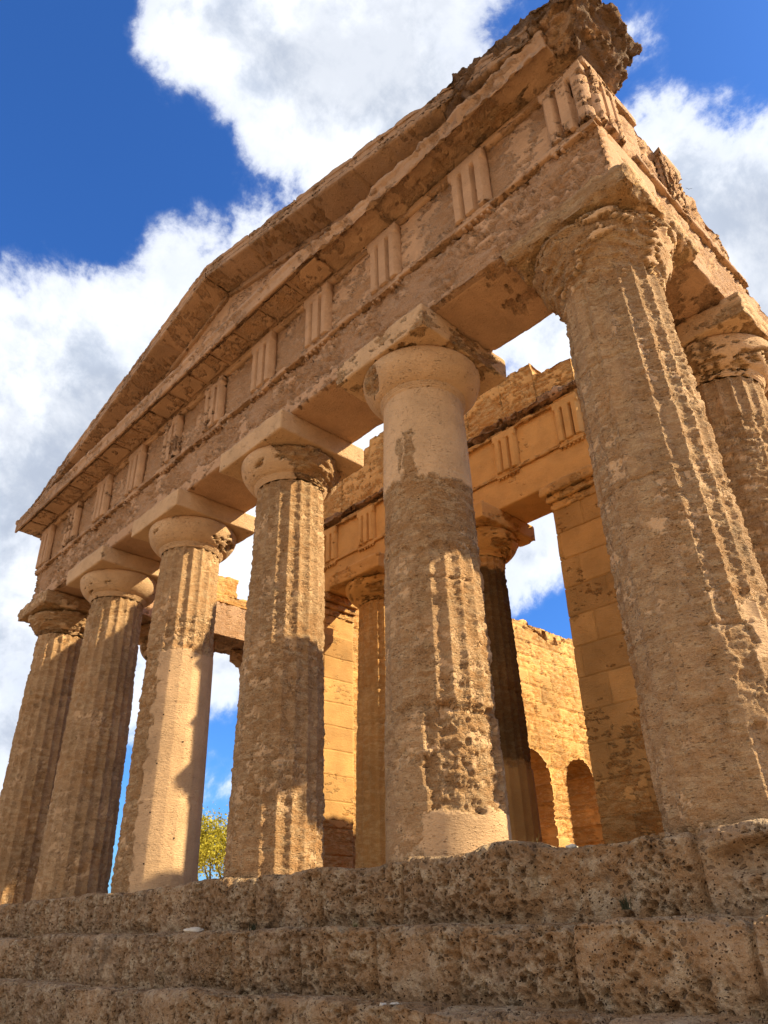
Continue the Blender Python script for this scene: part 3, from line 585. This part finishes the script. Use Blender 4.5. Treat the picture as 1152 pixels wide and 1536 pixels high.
# --- side walls of the hall with arches
def hall_wall(xa, xb, label, seed, ztop=8.5):
    cs = [8.15+2.56*k for k in range(7)]; hw = .87; sp = 3.4; y0 = PY+1.0; y1 = 26.0; z0 = .30
    V, F = lattice((xa, y0, z0), (xb, y1, ztop), (xb-xa, .042, .042))
    C_ = V[F].mean(1); side = (np.abs(C_[:, 0]-xa) < 1e-4) | (np.abs(C_[:, 0]-xb) < 1e-4); cut = np.zeros(len(F), bool)
    for c in cs: cut |= side & (np.abs(C_[:, 1]-c) < hw) & (C_[:, 2] < sp+np.sqrt(np.clip(hw*hw-(C_[:, 1]-c)**2, 0, None)))
    cut |= (np.abs(C_[:, 2]-z0) < 1e-4); kept = F[~cut]; gone = F[cut & side & (np.abs(C_[:, 0]-xb) < 1e-4)]
    ke = {}
    for q in kept:
        for k in range(4): ke[(q[k], q[(k+1) % 4])] = 1
    be = [(q[k], q[(k+1) % 4]) for q in gone for k in range(4) if (q[(k+1) % 4], q[k]) in ke]
    key = {(round(float(p[0]), 3), round(float(p[1]), 3), round(float(p[2]), 3)): i for i, p in enumerate(V)}
    mate = {i: key.get((round(xa, 3), round(float(V[i][1]), 3), round(float(V[i][2]), 3))) for e in be for i in e}
    def snap(i):
        p = V[i]; c = min(cs, key=lambda c: abs(c-p[1])); 
        if p[2] > sp: d = np.array((p[1]-c, p[2]-sp)); d = d/np.linalg.norm(d)*hw; p[1] = c+d[0]; p[2] = sp+d[1]
        else: p[1] = c+math.copysign(hw, p[1]-c)
    for i in mate: snap(i); snap(mate[i])
    NS = 14; nv = len(V); ids = {}; ex = []
    for i, m_ in mate.items():
        ids[i] = [i]+[nv+len(ex)+k for k in range(NS-1)]+[m_]; ex += [V[i]+(V[m_]-V[i])*(k+1)/NS for k in range(NS-1)]
    jf = [(ids[a][k], ids[a][k+1], ids[b][k+1], ids[b][k]) for a, b in be for k in range(NS)]
    V = np.concatenate([V, np.array(ex)]); F = np.concatenate([kept, np.array(jf)]); u_, iv = np.unique(F, return_inverse=True); V = V[u_]; F = iv.reshape(F.shape)
    r = Rock().add(V, F)
    def w(P, Nn):
        d, B = weather(.66, .03, .032, .018, 7, .02, seed=seed, joints=coursed(.50, 1.25, .3, 0, 1, .026, .045, .8, 9), bedf=(2.5, 2.5, 9), tonev=.5)(P, Nn)
        tp = (.14+.40*np.clip(fbm(P, (.5, .8, .3), 4, seed+5)+.25*np.sign(fbm(P, (.4, .9, .2), 1, 6)), -.5, .8))*ss(Nn[:, 2], .3, .8)*ss(P[:, 2], 8.0, 8.4)
        return d+tp, B
    o = r.build('hall_wall', MI, T, w); o['label'] = label
    return o
hall_wall(-5.1, -3.7, 'sunlit inner wall pierced by arches with a ragged top', 83); hall_wall(3.7, 4.6, 'near side wall of the hall hidden behind the pier', 93, 8.3)

# ---------------------------------------------------------------- ground
gv = []; n = 60; 
xs = np.concatenate([-np.geomspace(3000, 20, 25), np.linspace(-19, 19, 60), np.geomspace(20, 3000, 25)]); X, Y = np.meshgrid(xs, xs+5, indexing='xy')
Pg = np.stack([X.ravel(), Y.ravel(), 0*X.ravel()], 1); far = np.hypot(Pg[:, 0], Pg[:, 1])
Pg[:, 2] = -2.22+.05*fbm(Pg, .7, 3, 1)*(far < 60)-.0*far
m = len(xs); i, j = np.meshgrid(np.arange(m-1), np.arange(m-1), indexing='xy'); i = i.ravel(); j = j.ravel()
tag(obj('ground', Pg, np.stack([j*m+i, j*m+i+1, (j+1)*m+i+1, (j+1)*m+i], 1), MG), kind='structure')
# ---------------------------------------------------------------- tree beyond the temple
def tree(loc, h, rc, seed, label, nleaf=9000):
    rg = np.random.RandomState(seed); t = empty('olive_tree', loc); tag(t, label, 'tree')
    V, F = [], []
    def limb(p0, p1, r0, r1, k=7):
        b = len(V); d = (p1-p0)/np.linalg.norm(p1-p0); u = np.cross(d, (0, .3, 1.)); u /= np.linalg.norm(u); w = np.cross(d, u)
        for p, r_ in ((p0, r0), (p1, r1)):
            for s in range(k): a = s/k*2*math.pi; V.append(p+r_*(math.cos(a)*u+math.sin(a)*w))
        for s in range(k): F.append([b+s, b+(s+1) % k, b+k+(s+1) % k, b+k+s])
    tips = []
    def grow(p, d, l, r_, dep):
        q = p+d*l; limb(p, q, r_, r_*.7)
        if dep == 0: tips.append(q); return
        for _ in range(3 if dep > 1 else 4):
            e = d+rg.normal(size=3)*.55; e[2] = abs(e[2])*.6+.15; e /= np.linalg.norm(e); grow(q, e, l*rg.uniform(.6, .85), r_*.62, dep-1)
    grow(np.array((0, 0, 0.)), np.array((0, 0, 1.)), h*.26, .18, 4)
    obj('trunk', V, F, MB, t)
    tips = np.array(tips); tips = tips[rg.randint(len(tips), size=nleaf)]+rg.normal(size=(nleaf, 3))*np.array((rc, rc, rc*.8))*.16
    a = rg.normal(size=(nleaf, 3)); a /= np.linalg.norm(a, axis=1)[:, None]; b = np.cross(a, rg.normal(size=(nleaf, 3))); b /= np.linalg.norm(b, axis=1)[:, None]
    s = rg.uniform(.05, .11, size=(nleaf, 1)); LV = np.stack([tips-a*s, tips+b*s*.45, tips+a*s, tips-b*s*.45], 1).reshape(-1, 3)
    obj('crown', LV, np.arange(nleaf*4).reshape(-1, 4), ML, t, smooth=False)
tree((-30, 18.0, -2.2), 9.6, 3.4, 3, 'yellowing leafy tree seen low in the gap between two columns', 26000)
tree((-41, 31, -2.2), 7.0, 3.2, 5, 'smaller yellow green tree standing further behind the columns', 14000)
# ---------------------------------------------------------------- weeds, loose stones, bird
def weed(loc, h, n, mat, name, label, cat, seed, spread=.6):
    rg = np.random.RandomState(seed); V, F = [], []
    for _ in range(n):
        a = rg.uniform(0, 6.28); le = rg.uniform(.2, spread); hh = h*rg.uniform(.5, 1); w = h*.022+.0015; p = np.array((rg.normal()*h*.12, rg.normal()*h*.12, 0))
        d = np.array((math.cos(a), math.sin(a), 0)); s_ = np.array((-d[1], d[0], 0)); b = len(V)
        for t in (0, .35, .7, 1.): q = p+d*le*hh*t*t+np.array((0, 0, hh*t*(1-.25*t*le))); V += [q-s_*w*(1-t*.9), q+s_*w*(1-t*.9)]
        for k in range(3): F.append([b+2*k, b+2*k+1, b+2*k+3, b+2*k+2])
    o = obj(name, V, F, mat); o.location = loc; tag(o, label, cat); return o
weed((6.02, -.3, -.03), .22, 14, MW, 'grass_tuft', 'thin dry grass stalks on the top step right of the gouged column', 'grass tuft', 1, .5)
weed((2.72, -1.05, -.56), .12, 60, MK, 'small_weed', 'small dark weed on the second step towards the left', 'weed', 2, 1.3)
weed((4.35, -1.0, -.56), .08, 40, MW, 'small_weed', 'low dry weed in the angle below the gouged column', 'weed', 7, 1.4)
weed((7.28, -1.02, -.50), .13, 60, MK, 'small_weed', 'dark spiky weed growing at the foot of the top step on the right', 'weed', 3, 1.5)
def pebble(loc, sx, sy, sz, label, seed):
    V, F = lattice((-1, -1, -1), (1, 1, 1), .25); V = V/np.linalg.norm(V, axis=1)[:, None]*(1+.5*fbm(V+seed*9, 1.3, 3, seed))[:, None]*np.array((sx, sy, sz))
    o = obj('loose_stone', V, F, MP); o.location = loc; o.rotation_euler = (0, 0, seed); tag(o, label, 'stone', 'loose pale stones'); return o
pebble((1.55, -1.08, -.53), .10, .06, .035, 'small white stone lying on the second step below the repaired column', 1)
pebble((6.45, -.35, .0), .07, .05, .03, 'white stone lying on the top step beside the dry grass', 2)
rq = random.Random(5)
for k in range(9):
    q = rq.uniform(.010, .022); o = pebble((5.35+rq.gauss(0, .10), -1.50+rq.gauss(0, .04), -1.10), q, q*.8, q*.7, 'tiny grey pebble in the small scatter of grit on the third step', 10+k)
    o.name = 'grit_pebble'; o['group'] = 'scatter of grit on the third step'
bd_ = raydir(1033, 284)*70; bl = Vector(CAM)+bd_
V = [(0, -.16, 0), (.03, 0, 0), (0, .13, .01), (-.03, 0, 0), (0, 0, .035), (0, 0, -.035), (.04, .04, .02), (.02, -.06, .02), (.22, .02, .13), (.42, -.06, .10), (-.04, .04, .02), (-.02, -.06, .02), (-.22, .02, .13), (-.42, -.06, .10), (.05, -.22, 0), (-.05, -.22, 0)]
F = [(0, 1, 4), (1, 2, 4), (2, 3, 4), (3, 0, 4), (1, 0, 5), (2, 1, 5), (3, 2, 5), (0, 3, 5), (7, 6, 8), (7, 8, 9), (10, 11, 12), (12, 11, 13), (0, 14, 15)]
b = obj('bird', V, F, MF, smooth=False); b.location = bl; b.rotation_euler = (.5, .6, .4); b.scale = (.75,)*3; tag(b, 'tiny dark bird gliding in front of the white cloud at the right', 'bird')
